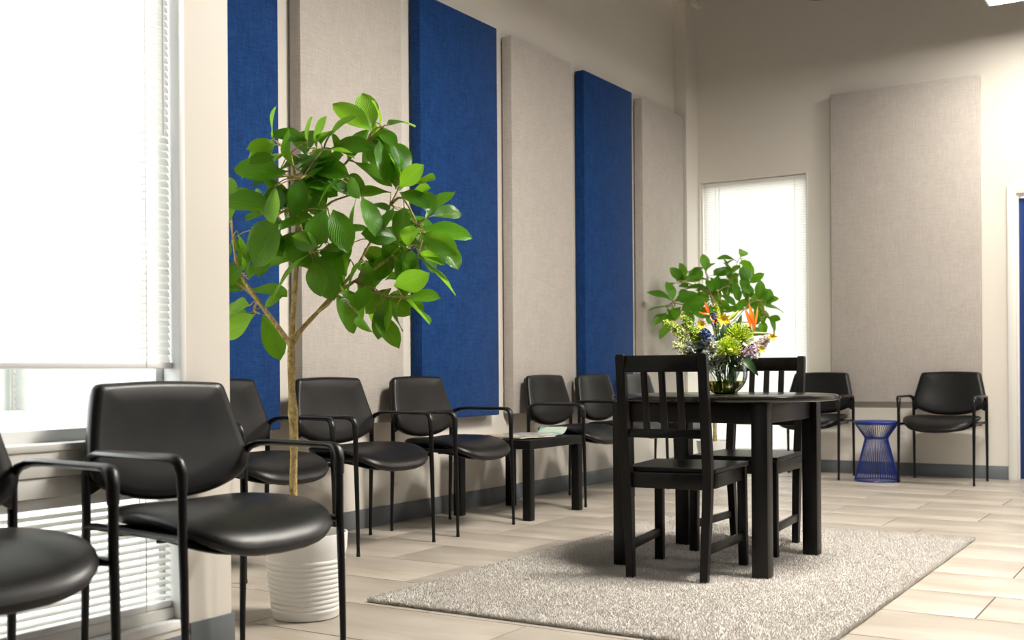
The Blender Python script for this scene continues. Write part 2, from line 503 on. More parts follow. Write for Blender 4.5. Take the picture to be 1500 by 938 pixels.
def blind(loc, rz, L, z0, z1, tilt, label, pitch=.0212, joined=False, cords=(.14, .86), wand=None):
    """venetian blind; local X along it, local -Y... the room side is local +Y"""
    t = empty('venetian_blind', loc, rz, label, 'blind', 'white venetian blinds')
    MB().bbox(-L / 2, L / 2, -.016, .016, z1 - .028, z1, .002).build('headrail', M_VINYLW, t)
    MB().bbox(-L / 2, L / 2, -.013, .013, z0, z0 + .018, .004).build('bottom_rail', M_VINYLW, t)
    me = slat_mesh(L - .006, tilt=tilt)
    zs = []; z = z0 + .030
    while z < z1 - .036: zs.append(z); z += pitch
    if joined:
        m = MB()
        for z in zs: m.add([(v.co.x, v.co.y, v.co.z + z) for v in me.vertices], [tuple(p.vertices) for p in me.polygons], True)
        S(m.build('slats', M_BLIND, t), kind='stuff')
    else:
        for z in zs:
            o = link('slat', me, None, t); o.location = (0, 0, z)
    for c in cords:
        x = -L / 2 + c * L
        m = MB().box(x - .0012, x + .0012, .0125, .0135, z0, z1 - .02).box(x - .0012, x + .0012, -.0135, -.0125, z0, z1 - .02)
        for z in zs: m.box(x - .0016, x + .0016, -.0125, .0125, z - .0125, z - .0117)
        m.build('ladder_cord', M_CORD, t)
    if wand is not None:
        x = -L / 2 + wand * L
        MB().tube([(x, .022, z1 - .03), (x, .024, z1 - .9)], .0035, 8).build('tilt_wand', M_VINYLW, t)
    return t
LN = NY1 - NY0 - .046
YN = (NY0 + NY1) / 2
# facing +X: local +Y -> +X, local X -> -Y
blind((-2.582, YN, 0), -PI / 2, LN, .846, 2.42, -66, 'wide white venetian blind half lowered over the near window, behind the nearest chairs', cords=(.0626, .5, .93), wand=.0253)
blind((-2.59, YN, 0), -PI / 2, LN, .152, .508, -20, 'short white venetian blind in the low window light under the near sill', cords=(.0626, .5, .93))
blind(((WX0 + WX1) / 2, YB + .055, 0), PI, WX1 - WX0 - .03, WZ0 + .02, WZ1 - .005, -68, 'tall white venetian blind covering the bright far window behind the leafy plant', joined=True, cords=(.12, .88), wand=.84)
blind(((RX0 + RX1) / 2, YR - .065, 0), 0, RX1 - RX0 - .02, RZ0 + .03, 2.43, -66, 'white venetian blind seen outside through the uncovered glass below the half lowered blind', cords=(.15, .85))

# ------------------------------------------------------------------ door
d1 = structure(MB().bbox(-1.213, DX1 - .01, YB + .03, YB + .072, .008, DZ1 - .03, .002), 'door_1', M_DOOR)
fr = MB()
fr.bbox(-1.284, -1.222, YB - .018, YB, 0, DZ1 + .065, .004).bbox(DX1, DX1 + .062, YB - .018, YB, 0, DZ1 + .065, .004)
fr.bbox(-1.222, DX1, YB - .018, YB, DZ1, DZ1 + .065, .004)
fr.build('casing', M_TRIM, d1)
MB().bbox(-1.222, -1.208, YB, YB + .16, 0, DZ1, .002).bbox(DX1 - .014, DX1, YB, YB + .16, 0, DZ1, .002).bbox(-1.208, DX1 - .014, YB, YB + .16, DZ1 - .014, DZ1, .002).build('jamb', M_TRIM, d1)
MB().tube([(DX1 - .08, YB + .03, .98), (DX1 - .08, YB - .03, .98), (DX1 - .19, YB - .03, .98)], .009, 10).build('door_handle', M_METAL, d1)

# wall outlet beside the wire stool
o = empty('wall_outlet', (-2.053, YB, .318), 0, 'small white wall outlet plate low on the far wall beside the blue wire stool', 'outlet')
MB().bbox(-.038, .038, -.006, 0, -.066, .066, .003).build('cover_plate', M_OUTLET, o)
for z in (-.02, .02):
    MB().bbox(-.016, .016, -.008, -.004, z - .014, z + .014, .002).build('socket', M_FIX, o)

# ------------------------------------------------------------------ acoustic panels
def panel_left(y0, y1, mat, label, group):
    t = empty('acoustic_panel', (XL, (y0 + y1) / 2, .563), 0, label, 'wall panel', group)
    MB().bbox(.012, .085, -(y1 - y0) / 2, (y1 - y0) / 2, 0, 2.409, .006).build('fabric_face', mat, t)
    MB().box(0, .014, -(y1 - y0) / 2 + .02, (y1 - y0) / 2 - .02, .02, 2.389).build('backing_board', M_PLAST, t)
GB, GN = 'blue panels on the long wall', 'beige panels on the long wall'
panel_left(3.135, 3.942, M_BLUE, 'blue fabric wall panel partly hidden by the window wall corner, behind the big plant', GB)
panel_left(4.095, 4.905, M_BEIGE, 'beige fabric wall panel right behind the big plant, between two blue panels', GN)
panel_left(5.072, 5.875, M_BLUE, 'widest looking blue fabric wall panel, right of the big plant', GB)
panel_left(6.043, 6.840, M_BEIGE, 'beige fabric wall panel above the low black table with brochures', GN)
panel_left(7.013, 7.793, M_BLUE, 'blue fabric wall panel farthest along the long wall, behind the near wooden chair', GB)
panel_left(7.976, 8.772, M_BEIGE, 'beige fabric wall panel next to the room corner, behind the far plant', GN)
t = empty('acoustic_panel', (-2.018, YB, .575), 0, 'large grey-beige fabric panel alone on the far wall above the blue stool', 'wall panel')
MB().bbox(-.557, .557, -.085, -.012, 0, 2.455, .006).build('fabric_face', M_BEIGE, t)
MB().box(-.537, .537, -.014, 0, .02, 2.435).build('backing_board', M_PLAST, t)

# ------------------------------------------------------------------ ceiling lights
def ceiling_light(x, y, label, mat, rz=0):
    t = empty('ceiling_light', (x, y, 3.35), rz, label, 'light', 'suspended light panels')
    f = MB().box(-.31, .31, -.61, .61, .012, .06)
    f.box(-.31, -.298, -.61, .61, -.004, .012).box(.298, .31, -.61, .61, -.004, .012)
    f.box(-.298, .298, -.61, -.598, -.004, .012).box(-.298, .298, .598, .61, -.004, .012)
    f.build('frame', M_FIX, t)
    MB().box(-.298, .298, -.598, .598, .002, .010).build('diffuser', mat, t)
    for sx, sy in ((-.25, -.5), (.25, -.5), (-.25, .5), (.25, .5)):
        MB().tube([(sx, sy, .06), (sx, sy, ZC - 3.35)], .003, 6).build('cable', M_METAL, t)
ceiling_light(-.69, 8.05, 'glowing white light panel at the top corner, hung before the far wall', M_LED, PI / 2)
ceiling_light(1.5, 8.05, 'added unseen light panel before the far wall beyond the door', M_LED, PI / 2)  # added out of view to brighten the right of the far wall
ceiling_light(-.75, 4.35, 'light panel hung over the round table, above the view', M_LED2, PI / 2)
ceiling_light(2.2, 4.35, 'added fill light panel in the middle of the room beyond the view', M_LED3, PI / 2)  # added out of view as fill light, no such fixture known
pl = empty('hanging_fixture', (-2.33, 7.86, 3.47), 0, 'unlit dark round hanging object just touching the top edge above the far window', 'fixture')  # dark hanging object of unknown kind, gives no light
MB().lathe([(0, 0), (.10, 0), (.115, .02), (.115, .12), (.03, .16), (0, .16)], 28).build('shade', M_PLAST, pl)  # round body of the hanging object
MB().tube([(0, 0, .15), (0, 0, ZC - 3.47)], .008, 8).build('rod', M_METAL, pl)

# ------------------------------------------------------------------ black guest chairs
HW, HD = .261, .20
def make_guest_chair():
    """front = local +Y"""
    t = empty('guest_chair')
    # seat: rounded cushion with a waterfall front
    out = [(.256 * abs(math.cos(q)) ** .55 * (1 if math.cos(q) >= 0 else -1),
            (.262 if math.sin(q) > 0 else .215) * abs(math.sin(q)) ** .64 * (1 if math.sin(q) >= 0 else -1)) for q in [2 * PI * k / 44 for k in range(44)]]
    prof = [(.5, -.040), (.8, -.040), (.92, -.036), (.975, -.022), (1., -.004), (.99, .010), (.95, .021), (.85, .029), (.6, .034), (.3, .035)]
    def sx(x, y, z):
        k = 1 - .50 * min(1, abs(x) / .252) ** 3
        w = .462 + z * k + .012 * (x / .25) ** 2
        w -= .056 * max(0, (y - .02) / .23) ** 2
        w -= .012 * max(0, 1 - (x / .25) ** 2) * (1 if z > 0 else .3)
        return (x, y + .012, w)
    MB().pillow(out, prof, sx).build('seat', M_VINYL, t)
    pan = [(x * .93, y * .9) for x, y in out]
    MB().pillow(pan, [(.5, -.006), (.98, -.006), (1., 0), (.98, .006), (.5, .006)], lambda x, y, z: (x, y, .425 + z - .045 * max(0, (y - .02) / .22) ** 2)).build('seat_pan', M_PLAST, t)
    # backrest
    raw = [(0, -.172), (.13, -.160), (.222, -.128), (.258, -.105), (.272, -.070), (.268, -.045), (.226, .132), (.214, .150), (.188, .154), (0, .160)]
    raw += [(-x, y) for x, y in raw[-2:0:-1]]
    bo = [(x * .975, y) for x, y in chaikin(raw, 2)]
    bp = [(.4, -.024), (.8, -.023), (.94, -.019), (.985, -.010), (1., .0), (.985, .011), (.94, .020), (.86, .025), (.6, .027), (.3, .027)]
    def bx(x, y, z):
        zz = y + .652
        c = .034 * (x / .27) ** 2 - .020 * math.cos(max(-1.5, min(1.5, (y + .05) * 7)))
        return (x, -.176 - (zz - .49) * .27 + c + z, zz + z * .25)
    MB().pillow(bo, bp, bx).build('backrest', M_VINYL, t)
    bs = [(x * .95, y * .95) for x, y in bo]
    MB().pillow(bs, [(.5, -.032), (.97, -.031), (1., -.026), (1., -.018), (.9, -.016)], bx).build('back_shell', M_PLAST, t)
    for s in (-1, 1):
        fl = MB().tube([(s * HW, HD + .012, .012), (s * HW, HD + .010, .15), (s * HW, HD + .004, .36), (s * HW, HD, .45), (s * HW, HD, .585)],
                       [.0078, .0092, .0112, .0115, .0115], 12, cap=True).build('leg', M_METAL, t)
        MB().lathe([(0, 0), (.008, 0), (.0092, .003), (.0092, .016), (0, .016)], 12, (s * HW, HD + .012, 0)).build('foot_cap', M_PLAST, fl)
        rl = MB().tube([(s * HW, -HD - .012, .012), (s * HW, -HD - .010, .15), (s * HW, -HD - .004, .36), (s * HW, -HD, .45), (s * HW, -HD, .575)],
                       [.0078, .0092, .0112, .0115, .0115], 12).build('leg', M_METAL, t)
        MB().lathe([(0, 0), (.008, 0), (.0092, .003), (.0092, .016), (0, .016)], 12, (s * HW, -HD - .012, 0)).build('foot_cap', M_PLAST, rl)
        o = .012 * s
        pts = [(s * HW, HD, .552), (s * HW, HD - .001, .592), (s * HW + o * .2, HD - .008, .615), (s * HW + o * .5, HD - .024, .626), (s * HW + o * .8, HD - .045, .629),
               (s * HW + o, HD - .09, .629), (s * HW + o, 0, .629), (s * HW + o, -.09, .629), (s * HW + o * .6, -HD + .06, .626), (s * HW + o * .2, -HD + .026, .616), (s * HW, -HD + .008, .600), (s * HW, -HD, .570)]
        MB().tube(pts, [.0135, .0140, .0138, .0120, .0095, .009, .009, .009, .0095, .0105, .0115, .0118], 14,
                  flat=[.0135, .0150, .0175, .019, .0205, .021, .021, .020, .017, .014, .012, .0118]).build('armrest', M_PLAST, t)
        MB().tube([(s * HW, HD - .003, .428), (s * (HW - .012), HD - .03, .430), (s * (HW - .012), -HD + .03, .434), (s * HW, -HD + .003, .434)], .0098, 10).build('side_rail', M_METAL, t)
        MB().bar((s * (HW - .01), .085, .428), (s * .12, .085, .418), .03, .006).build('seat_bracket', M_METAL, t)
        MB().bar((s * (HW - .01), -.095, .430), (s * .12, -.095, .418), .03, .006).build('seat_bracket', M_METAL, t)
        MB().bar((s * .262, -.195, .53), (s * .20, -.186, .565), .035, .008, (0, 0, 1)).build('back_bracket', M_METAL, t)
    return t
GC = make_guest_chair()
GG = 'black guest chairs along the walls'
spots = [(-2.21, 1.33, -1.65, 'black vinyl guest chair cut off by the left edge, under the half lowered blind'),
         (-2.27, 2.13, -1.652, 'largest whole black vinyl guest chair, by the window corner before the white pot'),
         (-3.45, 3.46, -1.60, 'black vinyl guest chair tucked behind the window corner and the plant trunk'),
         (-3.46, 4.19, -1.65, 'black vinyl guest chair right of the plant trunk before a beige panel'),
         (-3.435, 4.90, -1.58, 'black vinyl guest chair just left of the low black side table'),
         (-3.45, 6.30, -1.60, 'black vinyl guest chair just right of the low black side table'),
         (-3.45, 6.97, -1.60, 'black vinyl guest chair before the farthest blue panel, left of the near wooden chair'),
         (-3.45, 7.66, -1.60, 'black vinyl guest chair seen between the slats of the near wooden chair'),
         (-2.635, 8.62, PI, 'black vinyl guest chair behind the round table, left of the blue stool'),
         (-1.675, 8.64, PI - .05, 'black vinyl guest chair right of the blue stool, below the big grey-beige panel')]
for i, (x, y, r, lab) in enumerate(spots):
    o = GC if i == 0 else copy_tree(GC)
    o.location = (x, y, 0); o.rotation_euler = (0, 0, r)
    S(o, lab, 'chair', GG)
S(MB().bbox(-.045, .012, .06, .10, .374, .392, .003).build('care_tag', M_YELLOW, o), 'yellow tag under the seat')

# ------------------------------------------------------------------ low black side table
X0, X1, Y0, Y1 = -3.722, -3.205, 5.31, 5.92
t = empty('side_table', ((X0 + X1) / 2, (Y0 + Y1) / 2, 0), 0, 'low square-legged black side table with brochures between two guest chairs', 'table')
a, b = (X1 - X0) / 2, (Y1 - Y0) / 2
MB().bbox(-a, a, -b, b, .398, .448, .002).build('table_top', M_LACK, t)
for sx in (-1, 1):
    for sy in (-1, 1):
        MB().bbox(min(sx * a, sx * (a - .05)), max(sx * a, sx * (a - .05)), min(sy * b, sy * (b - .05)), max(sy * b, sy * (b - .05)), 0, .397, .002).build('leg', M_LACK, t)

prints = [m_print('print_green', [(.05, .26, .17), (.62, .70, .60), (.10, .36, .26), (.78, .82, .76)], 14),
          m_print('print_yellow', [(.70, .55, .05), (.72, .68, .55), (.45, .30, .12), (.08, .10, .08)], 30),
          m_print('print_grey', [(.40, .40, .52), (.68, .67, .66), (.16, .20, .34), (.60, .52, .45)], 26),
          m_print('print_red', [(.70, .62, .52), (.55, .09, .04), (.70, .66, .60), (.28, .38, .10)], 32)]
GM = 'brochures spread on the low black table'
mags = [(-3.52, 5.52, .30, 0, 'red and cream printed brochure at the near end of the low table'),
        (-3.36, 5.52, -.25, 1, 'yellow and cream printed brochure at the front edge of the low table'),
        (-3.42, 5.66, .10, 2, 'grey printed brochure in the middle of the low table'),
        (-3.56, 5.72, -.4, 1, 'yellowish printed brochure nearest the wall on the low table'),
        (-3.38, 5.80, .22, 0, 'green brochure with curled pale corner at the far end of the low table')]
order = [3, 1, 2, 3, 0]
for i, (x, y, r, k, lab) in enumerate(mags):
    t = empty('brochure', (x, y, .4482 + .0005 + (.0055 * (i % 3))), r, lab, 'brochure', GM)
    wv = .105 if i != 4 else .085
    def sheet(z0, z1, wv=wv, i=i):
        vs = []; fs = []
        N = 8
        for j in range(N + 1):
            yy = -.14 + .28 * j / N
            lift = .035 * max(0, (j - 5) / 3) ** 2 if i == 4 else .002 * math.sin(j * .8)
            for x, z in ((-wv, z0), (wv, z0), (wv, z1), (-wv, z1)):
                vs.append((x, yy, z + max(0, lift)))
        for j in range(N):
            for q in range(4):
                p, p2 = j * 4 + q, j * 4 + (q + 1) % 4
                fs.append((p, p2, p2 + 4, p + 4))
        fs += [(3, 2, 1, 0), (N * 4, N * 4 + 1, N * 4 + 2, N * 4 + 3)]
        return MB().add(vs, fs)
    sheet(0, .003).build('pages', M_PAPER, t)
    sheet(.0031, .0040).build('cover', prints[order[i]], t)

# ------------------------------------------------------------------ round table
TX, TY, TZ = -1.79, 4.585, .728
t = empty('dining_table', (TX, TY, 0), 0, 'round black-brown wooden table with square legs standing on the rug', 'table')
MB().lathe([(0, .702), (.468, .702), (.476, .705), (.479, .709), (.479, .721), (.476, .726), (.468, .728), (0, .728)], 96).build('table_top', M_TOP, t)
for sx in (-1, 1):
    for sy in (-1, 1):
        cx, cy = (.285 if sx > 0 else -.322), sy * .322
        MB().bbox(cx - .033, cx + .033, cy - .033, cy + .033, .012, .701, .003).build('leg', M_WOOD, t)
for sy in (-1, 1):
    MB().bbox(-.288, .251, sy * .322 - .011, sy * .322 + .011, .618, .701, .002).build('apron', M_WOOD, t)
for cx in (.285, -.322):
    MB().bbox(cx - .011, cx + .011, -.288, .288, .618, .701, .002).build('apron', M_WOOD, t)
for cx, s in ((.285, -1), (-.322, 1)):
    for sy in (-1, 1):
        MB().bar((cx + s * .012, sy * .20, .66), (cx + s * .12, sy * .311, .66), .075, .02, (0, 0, 1)).build('corner_brace', M_WOOD, t)

# ------------------------------------------------------------------ wooden slat-back chairs
def make_dining_chair():
    """front = local +Y"""
    t = empty('dining_chair')
    def yb(z): return -.205 if z < .40 else -.205 - (z - .40) * .145
    for s in (-1, 1):
        m = MB(); xs = []
        ring = []
        for z, w, d in ((.012, .031, .036), (.30, .035, .043), (.40, .036, .046), (.46, .036, .046), (.70, .036, .038), (.885, .036, .032), (.896, .030, .026)):
            x = s * (.150 + .016 * min(1, z / .45)) ; y = yb(z) - (.0 if z > .3 else .012 * (.3 - z) / .3)
            ring.append([(x - w / 2, y - d / 2, z), (x + w / 2, y - d / 2, z), (x + w / 2, y + d / 2, z), (x - w / 2, y + d / 2, z)])
        fs = [(3, 2, 1, 0)]
        for i in range(len(ring) - 1):
            for q in range(4): fs.append((i * 4 + q, i * 4 + (q + 1) % 4, i * 4 + 4 + (q + 1) % 4, i * 4 + 4 + q))
        n = (len(ring) - 1) * 4; fs.append((n, n + 1, n + 2, n + 3))
        m.add([p for r in ring for p in r], fs)
        lg = m.build('back_post', M_WOOD, t)
        bv = lg.modifiers.new('edge', 'BEVEL'); bv.width = .003; bv.segments = 2; bv.limit_method = 'ANGLE'; bv.angle_limit = .8
        MB().bar((s * .184, .232, .012), (s * .181, .225, .430), .036, .036).build('leg', M_WOOD, t)
        MB().bbox(s * .170 - .010 if s > 0 else -.188, s * .170 + .018 if s > 0 else -.160, -.185, .212, .372, .428, .002).build('apron', M_WOOD, t)
        MB().bar((s * .158, -.205, .135), (s * .183, .222, .135), .018, .036, (1, 0, 0)).build('stretcher', M_WOOD, t)
    MB().bbox(-.165, .165, .212, .234, .372, .428, .002).build('apron', M_WOOD, t)
    MB().bbox(-.150, .150, -.214, -.192, .368, .428, .002).build('apron', M_WOOD, t)
    so = [(-.188, -.186), (.188, -.186), (.205, .245), (-.205, .245)]
    seat = MB()
    seat.add([(x, y, z) for z in (.430, .449) for x, y in so], [(3, 2, 1, 0), (4, 5, 6, 7), (0, 1, 5, 4), (1, 2, 6, 5), (2, 3, 7, 6), (3, 0, 4, 7)])
    so = seat.build('seat', M_WOOD, t)
    bv = so.modifiers.new('edge', 'BEVEL'); bv.width = .004; bv.segments = 2
    MB().bar((-.149, yb(.862), .858), (.149, yb(.862), .858), .064, .020, (0, .14, 1)).build('top_rail', M_WOOD, t)
    MB().bar((-.149, yb(.585), .585), (.149, yb(.585), .585), .034, .020, (0, .14, 1)).build('lower_rail', M_WOOD, t)
    for x in (-.072, 0, .072):
        MB().bar((x, yb(.60), .600), (x, yb(.828), .828), .027, .012).build('slat', M_WOOD, t)
    return t
DC = make_dining_chair()
for i, (x, y, r, lab) in enumerate([(-1.83, 4.245, .095, 'black-brown slat-back wooden chair turned away on the near side of the round table'),
                                    (-1.815, 4.975, PI + .03, 'black-brown slat-back wooden chair on the window side of the round table')]):
    o = DC if i == 0 else copy_tree(DC)
    o.location = (x, y, 0); o.rotation_euler = (0, 0, r)
    S(o, lab, 'chair', 'wooden chairs at the round table')

# ------------------------------------------------------------------ rug
RGX0, RGX1, RGY0, RGY1 = -2.595, -.975, 3.155, 5.77
rug = empty('rug', ((RGX0 + RGX1) / 2, (RGY0 + RGY1) / 2, 0), 0, 'mottled grey-beige shaggy rug on the tiles under the round table', 'rug')
ha, hb = (RGX1 - RGX0) / 2, (RGY1 - RGY0) / 2
MB().bbox(-ha, ha, -hb, hb, .0005, .010, .003).build('rug_base', M_RUG, rug)
rng = np.random.default_rng(5)
N = 150000
px = rng.uniform(-ha, ha, N); py = rng.uniform(-hb, hb, N)
ne = 9000
ed = rng.integers(0, 4, ne)
px[:ne] = np.where(ed == 0, -ha, np.where(ed == 1, ha, px[:ne])); py[:ne] = np.where(ed == 2, -hb, np.where(ed == 3, hb, py[:ne]))
ang = rng.uniform(0, 2 * PI, N); wd = rng.uniform(.0016, .0031, N); ht = rng.uniform(.006, .0125, N)
lx = rng.normal(0, .0045, N); ly = rng.normal(0, .0045, N)
V = np.zeros((N, 3, 3))
V[:, 0] = np.stack([px - wd * np.cos(ang), py - wd * np.sin(ang), np.full(N, .0085)], 1)
V[:, 1] = np.stack([px + wd * np.cos(ang), py + wd * np.sin(ang), np.full(N, .0085)], 1)
V[:, 2] = np.stack([px + lx, py + ly, .0085 + ht], 1)
V[:ne, :2, 2] = rng.uniform(.001, .007, (ne, 1))
me = bpy.data.meshes.new('pile')
me.vertices.add(N * 3); me.vertices.foreach_set('co', V.reshape(-1))
me.loops.add(N * 3); me.loops.foreach_set('vertex_index', np.arange(N * 3, dtype=np.int32))
me.polygons.add(N); me.polygons.foreach_set('loop_start', np.arange(0, N * 3, 3, dtype=np.int32))
me.update(); me.validate()
S(link('pile', me, M_RUG, rug), kind='stuff')

# ------------------------------------------------------------------ blue wire stool
t = empty('wire_stool', (-2.118, 8.50, 0), 0, 'cobalt blue hourglass wire stool between two guest chairs on the far wall', 'stool')
MB().lathe([(0, .428), (.150, .428), (.163, .432), (.166, .440), (.163, .446), (.150, .448), (0, .446)], 48).build('stool_top', M_WIRE, t)
def ring(name, r, z, rad=.005):
    MB().lathe([(r + rad * math.cos(q), z + rad * math.sin(q)) for q in [2 * PI * k / 8 for k in range(8)]], 48, close=True).build(name, M_WIRE, t)
ring('base_ring', .158, .006, .006); ring('waist_ring', .082, .318, .005); ring('top_ring', .155, .425, .004)
NW = 54
wire = MB().tube([(.158, 0, .008), (.140, 0, .08), (.110, 0, .20), (.083, 0, .310), (.086, 0, .326), (.120, 0, .378), (.156, 0, .430)], .0024, 6).mesh('wire', M_WIRE)
for k in range(NW):
    o = link('wire', wire, None, t); o.rotation_euler = (0, 0, 2 * PI * k / NW)

# ------------------------------------------------------------------ potted trees (tables: millimetres from the pot's centre on the floor)
LEAVES_LEFT=[(150,184,1672,49,121,1770),(110,238,1692,70,241,1824),(185,185,1689,234,133,1754),(195,214,1693,224,315,1752),(160,217,1677,240,185,1648),(164,211,1645,230,170,1511),(171,243,1655,168,324,1562),(199,232,1645,269,229,1543),(11,-148,1596,37,-214,1681),(5,-135,1589,-8,-226,1576),(84,-66,1602,53,-167,1639),(92,-32,1582,128,-92,1661),(103,-24,1597,162,-70,1652),(110,-2,1620,209,0,1682),(123,-39,1573,153,63,1608),(41,-97,1524,57,-170,1619),(25,-109,1490,-108,-192,1512),(55,-98,1508,87,5,1552),(6,-143,1549,4,-227,1541),(65,-32,1492,137,76,1442),(47,-63,1485,82,-123,1385),(154,36,1498,16,32,1533),(113,145,1559,192,228,1492),(220,203,1455,168,88,1461),(225,-19,1478,179,35,1438),(166,282,1574,230,240,1484),(270,185,1468,371,165,1520),(313,214,1478,408,190,1482),(294,157,1443,408,145,1410),(349,230,1358,389,325,1453),(338,282,1374,376,389,1395),(341,208,1316,477,294,1304),(350,195,1304,473,214,1239),(349,298,1289,445,275,1200),(309,233,1230,419,301,1121),(287,262,1239,407,255,1215),(292,180,1083,401,166,1004),(340,142,1079,440,122,1105),(230,187,1191,130,207,1132),(273,150,1226,266,228,1135),(288,179,1267,291,246,1153),(275,167,1287,236,60,1305),(248,184,1400,255,106,1342),(214,53,1417,312,31,1333),(248,-17,1405,184,26,1321),(175,-49,1369,260,-79,1266),(128,-39,1374,148,-109,1261),(77,-54,1347,46,-156,1307),(182,-58,1290,99,-27,1257),(117,-99,1224,-2,-173,1121),(99,-58,1228,147,-28,1087),(115,-81,1197,178,-124,1108),(152,20,1251,206,-28,1161),(261,2,1204,149,14,1122),(187,23,1211,114,60,1153),(22,-134,1342,-58,-184,1202),(15,-126,1373,-136,-220,1415),(-36,-115,1349,-135,-176,1276),(-21,-76,1283,98,-83,1233),(39,-98,1287,149,-112,1247),(16,-154,1446,57,-212,1333),(-258,-42,1461,-248,-118,1499),(-278,-66,1363,-242,-114,1453),(-226,-89,1326,-250,-22,1213),(-194,-61,1065,-325,-60,1070),(-172,-59,1034,-306,-67,969),(-152,-41,1034,-106,-13,892),(-210,-38,1127,-67,-32,1110),(-168,-17,1056,-102,-59,1100),(-196,-66,1155,-197,13,1238),(-289,-50,1181,-326,10,1266),(142,0,1099,173,60,979),(133,56,1098,160,156,1026),(200,50,1026,263,7,950),(193,107,1128,211,35,1075),(263,145,1117,174,119,1044),(281,121,1085,245,98,958),(294,137,1056,232,180,974),(314,96,1121,436,89,1136),(222,102,1027,332,88,960),(318,172,1255,361,117,1331),(292,190,1357,301,278,1367),(293,207,1429,390,185,1450),(343,208,1455,415,170,1380),(299,174,1395,328,110,1311),(-31,22,1484,14,117,1515),(3,13,1450,96,-11,1375),(-17,-37,1415,-112,-14,1361),(73,39,1527,57,-53,1483),(-68,3,1395,44,-10,1352),(-109,-109,1326,-1,-118,1254),(-144,-45,1456,-260,-35,1445),(-9,-4,1329,8,-69,1226),(76,33,1267,94,127,1231),(173,229,1341,290,220,1309),(156,233,1281,246,207,1229),(146,261,1160,246,241,1198),(181,124,1409,280,103,1387),(216,292,1519,222,213,1551),(-77,-29,1532,36,-41,1571),(-86,-104,1492,-72,-13,1428),(-317,-29,1288,-312,-108,1236),(-336,-23,1414,-446,-9,1436),(-332,-43,1205,-326,-122,1144),(-338,-52,1143,-239,-73,1191),(204,323,1379,113,349,1332),(230,323,1388,328,301,1355),(174,193,1073,91,224,1000),(193,201,1093,291,180,1045),(125,242,1541,52,279,1577),(-67,-35,1398,-212,-43,1371),(144,35,1482,97,-60,1436),(271,260,1295,343,305,1204),(54,291,1696,133,258,1606),(-37,-39,1267,72,-54,1202),(64,319,1723,-60,325,1704),(-331,62,1193,-283,9,1281),(112,18,1644,84,83,1580),(190,267,1479,200,355,1571),(-161,-68,1328,-46,-79,1370),(8,14,1601,59,-37,1683),(-33,21,1519,80,11,1570),(-42,-6,1448,-111,33,1372),(52,66,1299,175,102,1331),(79,300,1711,130,414,1672),(187,251,1198,83,238,1267),(200,238,1500,195,318,1613),(-24,43,1375,-34,119,1308),(-24,18,1236,-175,5,1237),(-400,-37,1174,-271,-15,1163),(-36,27,1374,1,-13,1260),(182,116,1215,149,177,1108),(26,21,1242,-113,17,1260),(198,228,1097,321,234,1078),(225,243,1491,276,193,1561),(51,76,1372,144,52,1276),(-5,20,1582,-60,68,1698),(44,72,1458,15,-29,1400),(45,77,1279,125,44,1197),(-126,-79,1372,-138,-162,1448),(-53,-22,1501,71,13,1496),(48,301,1718,-19,259,1621),(15,10,1298,-23,-97,1251),(-105,-53,1273,-188,-23,1207),(21,23,1594,35,114,1567),(195,216,1173,69,219,1221),(164,292,1183,126,195,1215),(-19,37,1485,-44,104,1382),(226,235,1182,261,174,1270),(12,-20,1508,121,15,1452),(104,261,1725,89,334,1640),(-158,-54,1612,-172,-145,1523),(24,-21,1476,138,-32,1450),(17,4,1541,159,10,1518),(280,274,1221,273,187,1132),(267,257,1302,197,295,1405),(-98,-37,1633,-101,-122,1569),(-70,-61,1474,-24,-114,1373),(-66,-73,1491,-65,-155,1573),(32,10,1215,153,3,1225),(116,120,1280,86,48,1193),(-293,-37,1307,-204,-64,1225),(-271,-25,1123,-294,-122,1116),(182,279,1307,256,243,1373),(118,288,1705,63,336,1616),(77,339,1687,190,327,1631),(-62,-6,1403,-171,8,1472),(-292,40,1184,-267,138,1257),(77,50,1515,-35,63,1465),(209,168,1066,236,268,1117),(-35,-57,1574,-159,-52,1531),(-271,4,1044,-414,-4,1053),(74,280,1670,21,307,1575),(65,1,1492,38,67,1603),(-368,-21,1090,-331,-81,1190),(69,64,1602,205,73,1616),(-60,-1,1527,-105,-112,1514),(-81,-22,1398,-47,81,1449),(3,14,1550,80,-21,1441),(220,254,1502,237,183,1577),(161,191,1354,272,178,1386),(39,50,1521,140,31,1562),(19,67,1216,117,46,1148),(54,19,1240,171,10,1238),(120,36,1149,100,107,1056),(208,87,1453,70,83,1505),(-301,-42,1403,-356,6,1521),(95,112,1119,101,198,1061),(85,248,1647,169,218,1561),(-59,1,1467,-83,-96,1417),(-58,-25,1290,52,-23,1217),(124,301,1656,229,286,1569),(101,253,1304,244,260,1312),(202,249,1262,191,159,1163),(249,316,1285,251,399,1379)]
